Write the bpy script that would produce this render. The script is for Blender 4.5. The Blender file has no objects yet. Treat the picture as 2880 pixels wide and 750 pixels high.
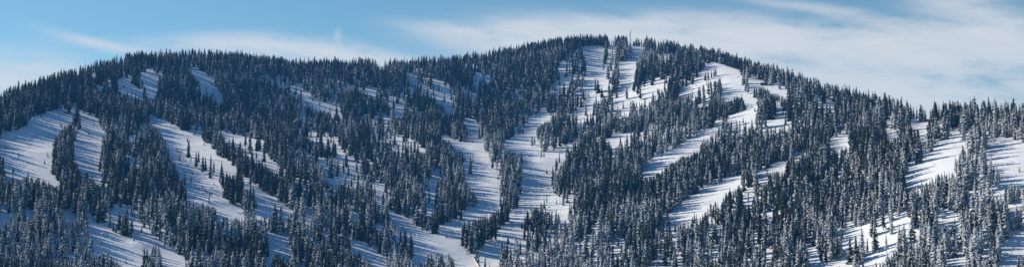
import bpy, bmesh, math, random
import numpy as np
from mathutils import Vector, Matrix

rng = np.random.default_rng(7)
random.seed(7)
scene = bpy.context.scene
col = scene.collection

# ------------------------------------------------------------------ camera geometry
W, H = 2880.0, 750.0            # the photograph's own pixels
F = 3476.0                      # focal length in those pixels (about 45 degrees across)
HORIZON = 650.0
PITCH = math.atan((HORIZON - H / 2) / F)
CP, SP = math.cos(PITCH), math.sin(PITCH)

def project(x, y, z):
    zc = y * CP + z * SP
    yc = -y * SP + z * CP
    return W / 2 + F * x / zc, H / 2 - F * yc / zc

def unproject(u, v, y):
    a = (u - W / 2) / F
    b = (H / 2 - v) / F
    dy = CP - b * SP
    dz = SP + b * CP
    return a / dy * y, y, dz / dy * y

# ------------------------------------------------------------------ terrain: a height field through surveyed points
U = [-400, 0, 300, 600, 900, 1200, 1500, 1800, 2100, 2400, 2650, 2880, 3280]
RIDGE_V = [372, 286, 201, 173, 192, 190, 148, 126, 192, 300, 328, 328, 330]
RIDGE_D = [1750, 2050, 2500, 2650, 2700, 2700, 2800, 2850, 2550, 1950, 1500, 1400, 1320]
D300 = [None, None, 2150, 2250, 2350, 2400, 2420, 2250, 2020, None, None, None, None]
D400 = [1650, 1620, 1750, 1850, 1950, 2020, 2020, 1880, 1700, 1560, 1330, 1240, 1200]
D550 = [1280, 1300, 1370, 1430, 1520, 1600, 1600, 1500, 1370, 1260, 1140, 1075, 1050]
D750 = [1050, 1080, 1110, 1140, 1190, 1260, 1280, 1220, 1140, 1060, 990, 950, 930]
SKY_U = [-400, 0, 112, 224, 302, 414, 559, 671, 771, 805, 950, 1118, 1230, 1342, 1453, 1565, 1677, 1778, 1900, 2012, 2090, 2236, 2348, 2460, 2571, 2683, 2880, 3280]
SKY_V = [372, 282, 248, 214, 197, 178, 171, 178, 186, 196, 195, 196, 187, 176, 155, 138, 129, 128, 146, 172, 196, 238, 283, 313, 330, 331, 331, 332]
pts = []
for u, v in zip(SKY_U, SKY_V):                     # the skyline, and the ground falling away behind it
    d = float(np.interp(u, U, RIDGE_D))
    rx, ry, rz = unproject(u, v, d)
    pts.append((rx, ry, rz))
    for dd, drop in ((-70, 14), (120, 22), (350, 120), (800, 330), (1600, 420)):
        pts.append((rx * (ry + dd) / ry, ry + dd, rz - drop))
for i, u in enumerate(U):
    for v, Ds in ((300, D300), (400, D400), (550, D550), (750, D750)):
        if Ds[i] and v > RIDGE_V[i] + 12:
            pts.append(unproject(u, v, Ds[i]))
    x, y, z = unproject(u, 750, D750[i])
    for yy, zz in ((y - 160, z - 26), (y - 380, z - 62), (480, -112), (250, -60), (60, -8)):
        pts.append((x * yy / y, yy, zz))
pts = np.array(pts)

def tps(r2):
    return np.where(r2 > 1e-9, r2 * np.log(np.maximum(r2, 1e-9)), 0.0)

SC = 1000.0
P2 = pts[:, :2] / SC
n = len(P2)
K = tps(((P2[:, None] - P2[None]) ** 2).sum(-1)) + np.eye(n) * 0.004
A = np.zeros((n + 3, n + 3))
A[:n, :n] = K
A[:n, n] = 1
A[:n, n + 1:] = P2
A[n:, :n] = A[:n, n:].T
SOL = np.linalg.solve(A, np.concatenate([pts[:, 2], np.zeros(3)]))

def base_height(x, y):
    x = np.asarray(x, float).ravel() / SC
    y = np.asarray(y, float).ravel() / SC
    out = np.empty(len(x))
    for s in range(0, len(x), 20000):
        q = np.stack([x[s:s + 20000], y[s:s + 20000]], 1)
        k = tps(((q[:, None] - P2[None]) ** 2).sum(-1))
        out[s:s + 20000] = k @ SOL[:n] + SOL[n] + q @ SOL[n + 1:]
    return out

GX0, GX1, GY0, GY1, GS = -2300.0, 2300.0, -60.0, 3960.0, 6.0
gx = np.arange(GX0, GX1 + GS, GS)
gy = np.arange(GY0, GY1 + GS, GS)
NX, NY = len(gx), len(gy)
# coarse solve, then smooth upsampling keeps this quick
cgx = np.arange(GX0 - 24, GX1 + 48, 24.0)
cgy = np.arange(GY0 - 24, GY1 + 48, 24.0)
CX, CY = np.meshgrid(cgx, cgy)
coarse = base_height(CX, CY).reshape(CX.shape)

def sample(grid, x0, y0, step, x, y):
    fx = np.clip((np.asarray(x, float) - x0) / step, 0, grid.shape[1] - 1.001)
    fy = np.clip((np.asarray(y, float) - y0) / step, 0, grid.shape[0] - 1.001)
    ix, iy = fx.astype(int), fy.astype(int)
    tx, ty = fx - ix, fy - iy
    return (grid[iy, ix] * (1 - tx) * (1 - ty) + grid[iy, ix + 1] * tx * (1 - ty)
            + grid[iy + 1, ix] * (1 - tx) * ty + grid[iy + 1, ix + 1] * tx * ty)

def value_noise(x, y, cell, seed):
    r = np.random.default_rng(seed)
    g = r.normal(size=(140, 140))
    fx = x / cell + 57.3
    fy = y / cell + 31.7
    ix, iy = np.floor(fx).astype(int), np.floor(fy).astype(int)
    tx, ty = fx - ix, fy - iy
    tx, ty = tx * tx * (3 - 2 * tx), ty * ty * (3 - 2 * ty)
    ix, iy = ix % 139, iy % 139
    return (g[iy, ix] * (1 - tx) * (1 - ty) + g[iy, ix + 1] * tx * (1 - ty)
            + g[iy + 1, ix] * (1 - tx) * ty + g[iy + 1, ix + 1] * tx * ty)

MX, MY = np.meshgrid(gx, gy)
terrain = sample(coarse, cgx[0], cgy[0], 24.0, MX, MY)
far = np.clip((MY - 700) / 300, 0, 1)
near = np.interp(MY, [-60, 60, 250, 480, 650, 900], [-6, -8, -60, -110, -112, -100])
bl = np.clip((MY - 600) / 320, 0, 1)
bl = bl * bl * (3 - 2 * bl)
terrain = near * (1 - bl) + terrain * bl
terrain += far * (3.0 * value_noise(MX, MY, 150, 1) + 1.1 * value_noise(MX, MY, 62, 2) + 0.18 * value_noise(MX, MY, 26, 3))

for _ in range(2):                                  # keep the near slopes under the skyline
    uu, vv = project(MX, np.maximum(MY, 300), terrain)
    lim = np.interp(uu, SKY_U, SKY_V) + np.clip((np.interp(uu, U, RIDGE_D) - MY) * .012, -4, 20)
    over = np.where(MY > 800, lim - vv, 0)
    terrain -= np.maximum(over, 0) * MY / F

def ground(x, y):
    return sample(terrain, GX0, GY0, GS, x, y)

def ground_at(u, v):
    """the place on the hillside seen at one point of the view, walking out from the near side"""
    ys = np.arange(800.0, 3200.0, 3.0)
    a = (u - W / 2) / F
    zg = np.zeros_like(ys)
    b = (H / 2 - v) / F
    dy, dz = CP - b * SP, SP + b * CP
    xs = a / dy * ys
    zg = ground(xs, ys)
    gap = dz / dy * ys - zg
    hit = np.nonzero(gap <= 0)[0]
    k = hit[0] if len(hit) else int(np.argmin(gap / ys))
    return float(xs[k]), float(ys[k]), float(zg[k])

# park jumps, banked road edges and one added shading rise, raised on the ground itself
def bump(u, v, length, width, height, ang=0.0):
    x, y, z = ground_at(u, v)
    c, s = math.cos(ang), math.sin(ang)
    dx, dy = MX - x, MY - y
    a, b = dx * c + dy * s, -dx * s + dy * c
    terrain[:] += height * np.exp(-(a / length) ** 2 - (b / width) ** 2)

for u, v, l, w, h, an in ((462, 343, 26, 9, 4.5, -0.2), (486, 358, 26, 9, 4.5, -0.2), (466, 366, 10, 7, 2.5, 0), (705, 534, 18, 8, 3.5, -0.1),
                          (722, 556, 18, 8, 3.5, -0.1), (610, 573, 26, 8, 4.5, 0), (602, 537, 10, 6, 2, 0), (930, 392, 22, 9, 3, -0.3),
                          (985, 468, 18, 8, 3, -0.1), (400, 690, 14, 8, 3.5, -0.3), (1040, 697, 16, 8, 2.5, -0.3), (2362, 384, 16, 10, 3.5, 0.2)):
    bump(u, v, l, w, h, an)
bump(1604, 190, 75, 150, 15)  # broad rise added left of the summit face to put it in shade
# ------------------------------------------------------------------ the cleared ski runs (open snow) and the thin woods
OPEN = [
 # left bowl runs
 [(0,386),(29,383),(56,361),(92,342),(111,332),(140,318),(155,309),(194,318),(208,340),(180,352),(165,370),(150,381),(146,425),(142,455),(146,488),(160,507),(178,525),(140,512),(120,500),(97,500),(78,490),(55,500),(35,495),(15,500),(12,440),(0,430)],
 [(223,318),(237,320),(281,335),(276,347),(290,357),(286,390),(283,425),(278,454),(274,488),(290,505),(295,512),(271,512),(254,488),(249,483),(223,478),(213,454),(208,425),(208,400),(213,371),(227,361),(223,342)],
 # terrain park run
 [(426,325),(450,332),(473,342),(491,354),(504,360),(530,373),(549,383),(564,389),(583,405),(598,418),(614,433),(624,440),(648,458),(671,479),(687,496),(721,522),(745,541),(774,558),(794,570),(813,582),(837,596),(815,600),(795,600),(775,590),(760,600),(735,590),(720,560),(705,548),(690,540),(682,525),(680,490),(672,485),(655,490),(640,488),(628,490),(618,500),(625,540),(632,560),(650,570),(668,590),(690,598),(688,612),(650,610),(628,606),(612,585),(596,574),(575,568),(552,572),(544,566),(528,556),(524,540),(518,500),(507,500),(503,487),(496,465),(491,450),(478,445),(470,417),(465,396),(455,380),(449,362),(434,351),(416,336)],
 # lower left road
 [(247,621),(271,628),(315,652),(339,662),(373,677),(402,691),(407,711),(412,735),(416,750),(339,750),(334,735),(324,711),(315,687),(300,701),(286,687),(266,687),(257,677),(257,648)],
 [(368,619),(387,633),(416,648),(436,667),(460,689),(484,703),(513,723),(521,750),(455,750),(453,715),(450,691),(436,682),(421,672),(397,677),(383,667),(373,643)],
 [(310,585),(334,599),(329,619),(315,619)], [(169,590),(208,595),(213,619),(190,610)], [(0,576),(15,580),(29,600),(20,625),(0,628)],
 [(68,585),(92,588),(92,605),(72,605)], [(247,556),(260,560),(258,600),(247,590)],
 # glades under the left ridge
 [(334,240),(349,228),(366,219),(370,245),(349,257)], [(397,216),(412,204),(431,211),(436,231),(443,250),(436,274),(416,277),(412,245)],
 [(533,197),(557,197),(600,221),(605,250),(593,255),(576,226),(552,216)], [(600,245),(617,255),(629,285),(610,285)], [(503,216),(513,220),(513,240),(505,240)],
 [(779,209),(808,216),(813,231),(842,260),(837,267),(813,255),(803,240),(782,240)],
 [(963,204),(987,214),(1012,226),(1026,245),(1060,250),(1055,274),(1036,265),(1012,245),(1002,226)],
 [(1138,204),(1157,207),(1179,226),(1171,233),(1147,221)], [(1218,258),(1240,262),(1256,275),(1250,285),(1232,272)],
 [(871,277),(900,286),(934,294),(958,303),(956,323),(939,318),(910,299),(881,289)], [(1084,279),(1113,294),(1133,323),(1113,328),(1104,303)],
 # middle slopes
 [(823,357),(861,364),(890,371),(929,381),(958,395),(963,425),(929,420),(890,395),(871,386),(852,376)],
 [(871,430),(890,435),(929,454),(949,430),(983,430),(1007,464),(1004,502),(1002,527),(983,527),(958,507),(939,517),(915,498),(910,464),(886,440)],
 [(692,425),(745,430),(769,454),(794,473),(808,488),(794,493),(765,473),(726,444)], [(823,498),(845,500),(871,520),(871,540),(850,535)],
 [(1041,361),(1065,369),(1109,371),(1152,391),(1200,417),(1200,425),(1157,425),(1109,391),(1065,386)],
 [(1089,585),(1123,604),(1157,628),(1181,648),(1200,653),(1200,711),(1181,700),(1162,696),(1159,657),(1133,638),(1109,619),(1094,609)],
 [(1055,551),(1080,560),(1090,585),(1075,580),(1060,570)], [(987,599),(1007,604),(1005,630),(990,625)], [(1050,619),(1079,628),(1075,640)],
 [(983,672),(1012,679),(1041,694),(1065,716),(1089,735),(1089,750),(1050,750),(1046,725),(1021,720),(1012,701),(987,701)],
 [(755,653),(784,658),(813,667),(818,696),(818,725),(794,716),(784,701),(765,716),(755,696)], [(842,735),(871,745),(876,750),(847,750)],
 [(837,604),(880,615),(878,622),(840,612)], [(905,643),(929,653),(939,667),(915,660)], [(745,730),(765,735),(760,750),(745,750)], [(1157,710),(1200,700),(1200,735),(1165,740)],
 # the gully
 [(1292,325),(1307,342),(1340,345),(1348,352),(1345,390),(1360,391),(1362,420),(1375,430),(1379,436),(1382,475),(1399,488),(1401,522),(1403,570),(1413,585),(1394,590),(1369,599),(1345,604),(1331,614),(1302,628),(1294,657),(1299,696),(1316,711),(1331,735),(1336,750),(1278,750),(1278,716),(1248,711),(1224,711),(1200,711),(1200,653),(1229,653),(1234,638),(1258,628),(1282,624),(1304,626),(1302,590),(1345,585),(1347,560),(1331,532),(1318,517),(1309,500),(1305,480),(1306,455),(1318,440),(1323,440),(1310,430),(1300,428),(1285,420),(1265,395),(1235,381),(1250,378),(1290,400),(1300,398),(1316,405),(1318,371),(1314,357)],
 [(1218,440),(1240,465),(1240,480),(1222,520),(1232,535),(1228,570),(1224,590),(1210,600),(1200,620),(1200,520),(1220,470)],
 [(1471,449),(1472,432),(1490,420),(1515,425),(1540,440),(1572,440),(1568,455),(1553,470),(1551,515),(1556,527),(1556,553),(1575,556),(1573,580),(1553,585),(1538,590),(1533,565),(1525,560),(1518,575),(1486,570),(1480,595),(1471,610),(1462,625),(1457,650),(1435,665),(1428,660),(1420,675),(1410,685),(1405,720),(1405,750),(1384,750),(1379,735),(1360,715),(1350,711),(1362,695),(1379,677),(1386,662),(1403,643),(1420,628),(1430,604),(1440,595),(1460,585),(1465,570),(1463,550),(1469,540),(1470,520),(1466,500),(1468,470)],
 [(1316,711),(1345,712),(1360,715),(1384,750),(1336,750)], [(1316,428),(1350,425),(1375,432),(1382,450),(1382,470),(1340,455),(1325,440)],
 [(1442,371),(1471,376),(1478,352),(1486,337),(1505,328),(1534,289),(1534,308),(1549,332),(1534,342),(1510,357),(1510,371),(1491,386),(1486,410),(1490,425),(1442,425),(1413,410),(1428,391),(1442,391)],
 [(1490,420),(1530,428),(1560,425),(1595,420),(1592,440),(1570,470),(1555,480),(1540,460)],
 # summit face
 [(1636,134),(1640,134),(1686,128),(1697,129),(1699,140),(1697,161),(1694,181),(1697,202),(1708,202),(1710,214),(1708,222),(1645,222),(1650,205),(1652,176)],
 [(1712,125),(1732,125),(1733,144),(1732,157),(1726,176),(1723,195),(1712,195),(1710,190),(1705,173),(1712,161),(1712,140)],
 [(1775,126),(1809,128),(1814,132),(1809,140),(1806,152),(1797,152),(1792,164),(1792,188),(1785,200),(1784,222),(1741,222),(1743,195),(1739,181),(1746,176),(1765,171),(1773,140)],
 [(1740,221),(1783,219),(1779,245),(1781,267),(1800,270),(1800,284),(1771,279),(1757,279),(1738,284),(1728,289),(1725,274),(1740,260),(1738,245)],
 [(1699,173),(1728,173),(1725,200),(1715,215),(1712,240),(1700,250),(1690,240),(1695,210)], [(1645,226),(1665,215),(1668,250),(1650,270),(1640,262)],
 # upper right runs
 [(1940,163),(1965,167),(1994,179),(2023,180),(2052,190),(2071,197),(2086,216),(2091,245),(2091,265),(2110,279),(2134,286),(2129,313),(2100,308),(2098,284),(2086,274),(2071,265),(2057,279),(2042,279),(2028,279),(2032,245),(2028,216),(2013,226),(1999,223),(1984,228),(1969,240),(1950,250),(1936,265),(1907,269),(1911,255),(1945,240),(1960,223),(1969,202),(1984,197),(1984,177),(1955,165)],
 [(2100,308),(2129,313),(2124,323),(2091,328),(2052,342),(2042,337)],
 [(1974,366),(1999,361),(2023,342),(2028,352),(2008,371),(1989,386),(1974,391),(1969,420),(1945,425),(1960,428),(1916,440),(1877,464),(1858,478),(1829,493),(1805,498),(1802,483),(1844,449),(1887,425),(1926,400),(1955,381)],
 [(2187,308),(2198,308),(2202,337),(2190,337)], [(2100,223),(2120,216),(2149,231),(2183,245),(2202,257),(2221,274),(2197,269),(2168,260),(2154,245),(2110,236)],
 [(2338,392),(2367,380),(2387,392),(2391,409),(2333,421)],
 [(1911,580),(1940,551),(1984,527),(2023,512),(2052,498),(2083,494),(2086,505),(2071,527),(2052,532),(2042,541),(2032,561),(2013,565),(1994,570),(1984,594),(1965,609),(1960,594),(1945,609),(1936,624),(1897,624),(1877,614),(1887,599)],
 [(2139,481),(2168,469),(2202,456),(2212,456),(2209,478),(2168,480),(2149,498),(2149,512),(2129,507)], [(2221,444),(2246,430),(2267,427),(2265,435),(2236,444)],
 [(2091,540),(2125,520),(2120,545),(2100,570),(2090,560)],
 [(2270,701),(2299,691),(2304,716),(2313,735),(2357,735),(2381,725),(2400,735),(2400,750),(2279,750)], [(2367,662),(2391,628),(2400,628),(2393,667),(2381,682),(2371,696)],
 [(2153,710),(2173,712),(2173,735),(2155,735)],
 # far right
 [(2559,345),(2575,327),(2614,324),(2614,351),(2607,390),(2590,394),(2585,361),(2570,356)], [(2491,326),(2508,327),(2508,370),(2530,378),(2545,372),(2520,385),(2495,385)],
 [(2636,332),(2653,329),(2650,385),(2640,388)],
 [(2624,392),(2658,392),(2696,375),(2716,385),(2721,409),(2706,409),(2696,448),(2682,438),(2682,477),(2658,479),(2629,491),(2609,511),(2580,511),(2561,525),(2544,501),(2561,482),(2595,448),(2600,428),(2624,424)],
 [(2667,367),(2690,362),(2695,375),(2670,390)],
 [(2774,402),(2793,392),(2822,390),(2880,404),(2960,420),(2960,540),(2880,520),(2868,516),(2847,511),(2832,516),(2818,516),(2813,477),(2803,462),(2788,462),(2779,467),(2774,428)],
 [(2793,525),(2815,520),(2815,540),(2795,540)], [(2643,599),(2687,587),(2692,592),(2687,624),(2658,628),(2641,628),(2643,614)],
 [(2832,580),(2880,556),(2880,565),(2837,590)],
 [(2375,660),(2387,640),(2430,640),(2440,652),(2400,668)], [(2385,690),(2440,668),(2470,660),(2440,690),(2395,712)], [(2470,700),(2500,668),(2530,640),(2520,690),(2490,712)],
 [(2498,623),(2522,616),(2561,616),(2560,630),(2510,640)], [(2420,745),(2460,722),(2520,706),(2540,700),(2470,735),(2440,750)], [(2548,660),(2590,655),(2585,672),(2550,682)],
 [(2663,738),(2700,715),(2720,720),(2710,750),(2663,750)],
 [(2940,640),(2880,650),(2861,657),(2837,677),(2820,696),(2818,735),(2803,745),(2813,750),(2861,750),(2866,711),(2880,715),(2940,720)], [(2755,711),(2788,696),(2784,716),(2759,725)],
]
# thin woods: centre, half sizes, share of trees kept
THIN = [(1560,320,110,100,.36),(1760,270,120,60,.68),(1640,250,70,60,.3),(1530,390,70,50,.2),(1870,250,110,80,.64),(2190,360,100,30,.3),(2010,330,90,50,.4),
        (1660,420,120,60,.6),(1800,390,110,50,.78),(690,400,100,50,.62),(600,360,70,35,.7),(880,240,110,20,.5),(1120,430,80,70,.5),(1050,340,90,30,.55),(2510,345,40,30,.6),
        (2470,670,110,60,.5),(1620,640,110,70,.34),(1710,690,80,50,.55),(1480,690,70,60,.4),(1870,690,90,50,.7),(1280,230,120,40,.6),(420,235,60,40,.85),(760,480,110,60,.65),(1950,650,90,40,.65),
        (330,600,100,50,.6),(840,560,120,60,.65),(1020,470,70,60,.6),(700,660,60,60,.65),(2330,360,60,30,.6),(2640,560,120,50,.7)]

def inside(poly, u, v):
    p = np.array(poly, float)
    r = np.zeros(len(u), bool)
    x1, y1 = p[-1]
    for x0, y0 in p:
        if y0 != y1:
            c = ((y0 > v) != (y1 > v)) & (u < (x1 - x0) * (v - y0) / (y1 - y0) + x0)
            r ^= c
        x1, y1 = x0, y0
    return r

# raster of the open ground so that many questions are cheap
MS = 2.0
mu, mv = np.meshgrid(np.arange(-200, 3100, MS), np.arange(80, 760, MS))
open_map = np.zeros(mu.shape, bool)
for poly in OPEN:
    p = np.array(poly)
    i0, i1 = int((p[:, 0].min() + 200) / MS) - 1, int((p[:, 0].max() + 200) / MS) + 2
    j0, j1 = int((p[:, 1].min() - 80) / MS) - 1, int((p[:, 1].max() - 80) / MS) + 2
    i0, j0 = max(i0, 0), max(j0, 0)
    s = (slice(j0, j1), slice(i0, i1))
    open_map[s] |= inside(poly, mu[s].ravel(), mv[s].ravel()).reshape(mu[s].shape)

def is_open(u, v):
    i = ((u + 200) / MS + .5).astype(int)
    j = ((v - 80) / MS + .5).astype(int)
    ok = (i >= 0) & (i < open_map.shape[1]) & (j >= 0) & (j < open_map.shape[0])
    return ok & open_map[np.clip(j, 0, open_map.shape[0] - 1), np.clip(i, 0, open_map.shape[1] - 1)]

# ------------------------------------------------------------------ where the trees stand
CELL = 7.0
tx, ty = np.meshgrid(np.arange(-1900, 1900, CELL), np.arange(880, 3150, CELL))
tx = tx.ravel() + rng.uniform(-.5, .5, tx.size) * CELL
ty = ty.ravel() + rng.uniform(-.5, .5, ty.size) * CELL
tz = ground(tx, ty)
tu, tv = project(tx, ty, tz)
keep = (tu > -480) & (tu < 3420) & (tv < 850)
tx, ty, tz, tu, tv = [a[keep] for a in (tx, ty, tz, tu, tv)]
th = np.clip(rng.normal(19.5, 4.8, len(tx)) + 2.0 * value_noise(tx, ty, 90, 11), 7, 29)
th *= np.interp(ty, [1000, 1300, 1700, 2300, 2700], [1.0, 1.0, 1.06, 1.1, 1.02])
th *= np.where(rng.random(len(tx)) < .10, rng.uniform(.35, .7, len(tx)), 1)
hp = F * th / ty
lim = np.where(ty > np.interp(tu, U, RIDGE_D) - 8, np.interp(tu, SKY_U, SKY_V) - 3, 9999)   # feet beyond the crest are out of sight
def overlaps(hp):
    b = is_open(tu - hp * .1, np.minimum(tv - hp * .3, lim)) | is_open(tu + hp * .1, np.minimum(tv - hp * .3, lim))
    for t in (0.0, .12, .28, .45, .62, .8, .96):
        b |= is_open(tu, np.minimum(tv - hp * t, lim))
    return b
bad = overlaps(hp)
for k in (.82, .66, .5):                            # shorter trees along the edges of the runs
    ok = bad & ~overlaps(hp * k) & (th * k > 6)
    th[ok] *= k
    hp[ok] *= k
    bad &= ~ok
# saplings and strays reach out into the runs, mostly near the woods
stray = bad & (rng.random(len(tx)) < .011)
th[stray] = rng.uniform(2.2, 7.5, int(stray.sum()))
hp = F * th / ty
full = np.clip((tu - 2020) / 160, 0, 1) * np.clip((tv - 350) / 60, 0, 1)
full = np.maximum(full, np.clip((1240 - ty) / 150, 0, 1) * .5)
prob = np.where(bad, 0.0, .68 + .22 * full)
# stands and gaps run down the fall line, towards the gully from both sides
side = np.clip((tu - 1250) / 350, 0, 1)
def streaks(k, sd):
    return value_noise(tx + k * ty, ty * .24, 21, sd) + .6 * value_noise(tx + k * ty, ty * .35, 55, sd + 1)
clump = streaks(.34, 21) * (1 - side) + streaks(-.30, 31) * side
prob = np.where(bad, prob, np.clip(prob + (.36 - .16 * full) * clump, 0, 1))
for cu, cv, ru, rv, k in THIN:
    d = ((tu - cu) / ru) ** 2 + ((tv - 12 - cv) / rv) ** 2
    w = np.clip(1.4 - d, 0, 1)
    prob *= 1 - w * (1 - k) * np.clip(1 - 1.0 * clump, .1, 1.8)
into = bad & ~stray & (tu > 660) & (tu < 1260) & (tv > 190) & (tv < 590) & (rng.random(len(tx)) < .09)
sel = (rng.random(len(tx)) < prob) | stray | into
# nothing behind the skyline by more than a few rows
back = np.interp(tu, U, RIDGE_D) + 90
sel &= ty < back
tx, ty, tz, tu, tv, th = [a[sel] for a in (tx, ty, tz, tu, tv, th)]

# single trees that stand out on the snow: view point of the foot, height in the same units
SINGLE = [(530,443,52),(537,458,20),(551,472,49),(558,466,45),(570,487,50),(578,484,44),(592,500,66),(601,495,45),(623,500,48),(636,556,70),(645,560,74),(655,562,78),(665,565,76),
 (672,562,80),(679,545,66),(626,528,60),(618,515,28),(687,585,60),(695,580,55),(704,578,55),(713,572,50),(772,652,85),(790,655,88),(78,512,36),(170,405,30),(210,398,45),(224,366,48),(217,380,40),
 (1323,493,53),(1573,457,31),(1565,483,40),(1555,521,56),(1522,444,22),(1530,445,22),(1531,590,34),(1364,752,36),(1377,762,28),(1412,752,72),(1426,752,80),(1514,652,72),(1530,755,46),(1499,760,34),
 (1300,690,62),(1310,703,55),(1322,708,60),(1337,713,72),(1345,700,68),(1352,690,74),(1362,685,70),(1372,678,72),(1382,676,74),(1390,660,68),(1400,652,66),(1410,630,60),(1420,628,60),(1427,626,56),(1330,692,74),(1318,690,70),(1341,690,74),
 (1307,690,66),(1357,700,60),(1394,676,60),(2023,266,48),(1984,227,28),(1992,225,30),(2001,219,22),(2008,216,28),(2013,215,24),(2614,402,66),(2619,428,58),(2633,390,68),(2642,388,42),(2658,392,88),(2709,394,48),(2708,450,46),
 (2798,403,62),(2709,500,74),(2688,487,46),(2805,530,70),(2786,520,68),(2811,735,78),(2798,735,60),(2508,660,68),(2462,703,64),(2493,715,55),(2530,697,64),(2544,690,58),(2391,738,72),(2408,740,76),(2425,720,80),
 (2440,712,42),(2309,736,52),(2323,738,55),(2338,730,50),(2348,728,60),(2360,722,55),(2566,682,74),(2830,570,52),(2844,566,50),(2863,562,48),(2853,565,45),(2868,762,45),(2878,764,42),(933,478,44),(941,478,40),
 (1216,652,58),(1222,655,66),(1230,648,50),(1710,222,40),(1718,200,36),(1722,180,40),(1702,180,36),(1698,200,30),(1753,170,42),(1760,172,44),(1768,165,40),(1747,172,44),(1740,150,40),(1773,152,34),
 (1733,245,40),(1728,260,40),(1722,236,38),(1738,240,42),(1675,260,42),(1682,262,38),(1763,280,36),(1735,275,22),(1801,282,50),(1794,270,46),(1798,240,48),(1806,230,48),(1815,200,46),(1330,458,28),(520,520,40),(2086,300,36),(2066,320,48),(2074,318,52),(2058,322,44)]
SINGLE += [(270,760,62),(280,765,68),(290,770,72),(300,768,60),(312,772,70),(318,775,64),(326,778,58),(405,752,58),(415,755,62),(425,757,66),(434,752,60),(445,756,60),(452,760,52),(345,655,58),(352,660,64),(360,663,60),(368,668,56),(372,665,46),(262,622,64),(282,626,60),(290,624,58),(276,618,62),(308,640,58),(318,650,30),(325,652,25),(255,610,62),(230,600,60),(222,604,64),(238,596,62),(214,598,58),(1642,131,32),(1647,131,23),(1652,131,25),(1657,131,27),(1662,131,29),(1667,131,31),(1672,131,22),(1677,131,24),(1682,131,26),(1689,129,31),(1693,129,35),(1698,129,30),(1704,129,25),(1710,129,27),(1716,129,20),(1722,129,18),(1727,129,21),(1733,129,30),(1738,129,27),(1743,129,32),(1748,129,26),(1753,129,31),(1758,129,28),(1763,129,26),(1768,129,27),(1781,130,20),(1785,130,13),(1792,130,23),(1798,130,25),(1802,130,18),(1807,130,26),(1812,130,21),(1817,130,27),(1823,130,20),(1829,130,25),(1835,130,23),(1841,130,26),(2558,328,47),(2566,328,41),(2574,328,37),(2583,328,41),(2590,328,33),(2595,328,57),(2601,328,51),(2607,328,43),(2630,328,31),(2637,328,24),(2645,328,28),(2652,328,33)]
S = []
for u, v, h in SINGLE:
    if v <= 748:
        x, y, z = ground_at(u, v)
        if v in (328, 129, 130, 131):                # rows along the crest stand just over it
            y = float(np.interp(u, U, RIDGE_D)) + random.uniform(-22, 6)
            x = (u - W / 2) / F * (y + .08 * y * 0)
            z = float(ground(np.array([x]), np.array([y]))[0])
    else:
        x, y, z = ground_at(u, 748)
        y -= (v - 748) * 1.9
        x *= y / (y + (v - 748) * 1.9)
        z = float(ground(np.array([x]), np.array([y]))[0])
    S.append((x, y, z, u, v, min(h * y / F, 30.0)))
S = np.array(S)
tx, ty, tz, tu, tv, th = [np.concatenate([S[:, i], a]) for i, a in enumerate((tx, ty, tz, tu, tv, th))]
clear = np.hypot(tu - 1773, (tv - 128) * .5) < 9       # room round the mast
tx, ty, tz, tu, tv, th = [a[~clear] for a in (tx, ty, tz, tu, tv, th)]
NS = int((~clear[:len(S)]).sum())
is_single = np.arange(len(tx)) < NS
NT = len(tx)
NV = 13                                            # tree shapes
tvar = rng.integers(0, NV - 1, NT)
tvar = np.where(rng.random(NT) < .022, NV - 1, tvar)   # a few dead brown trees
tvar[is_single] = rng.integers(0, NV - 1, int(is_single.sum()))
tvar[(th < 7) & (tvar < NV - 1)] = NV - 2                # young bushy firs
trot = rng.uniform(0, 6.283, NT)

# how much of each tree shows: a quick far-to-near count
B = 0.5
buf = np.full((int(H * B), int(W * B)), -1, np.int32)
for i in np.argsort(-ty):
    h = F * th[i] / ty[i] * B
    y1, x1 = tv[i] * B, tu[i] * B
    j0, j1 = int(max(y1 - h, 0)), int(min(y1 - .1 * h, buf.shape[0]))
    if j1 <= j0:
        continue
    rows = np.arange(j0, j1)
    half = (rows - (y1 - h)) / h * h * .13 + .4
    for j, a in zip(rows, half):
        buf[j, int(max(x1 - a, 0)):int(max(min(x1 + a + 1, buf.shape[1]), 0))] = i
seen = np.bincount(buf[buf >= 0], minlength=NT)
order = np.argsort(-seen - np.where(is_single & (seen > 0), 0, 0))
chosen = order[:300]
print('trees', NT, 'visible', int((seen > 0).sum()), 'smallest chosen', seen[chosen[-1]])
# ------------------------------------------------------------------ helpers for objects
def tag(o, label=None, cat=None, group=None, kind=None):
    if label: o['label'] = label
    if cat: o['category'] = cat
    if group: o['group'] = group
    if kind: o['kind'] = kind
    return o

def empty(name, loc, rz=0.0, s=1.0):
    o = bpy.data.objects.new(name, None)
    o.location = loc
    o.rotation_euler = (0, 0, rz)
    o.scale = (s, s, s)
    o.empty_display_size = .5
    col.objects.link(o)
    return o

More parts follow.
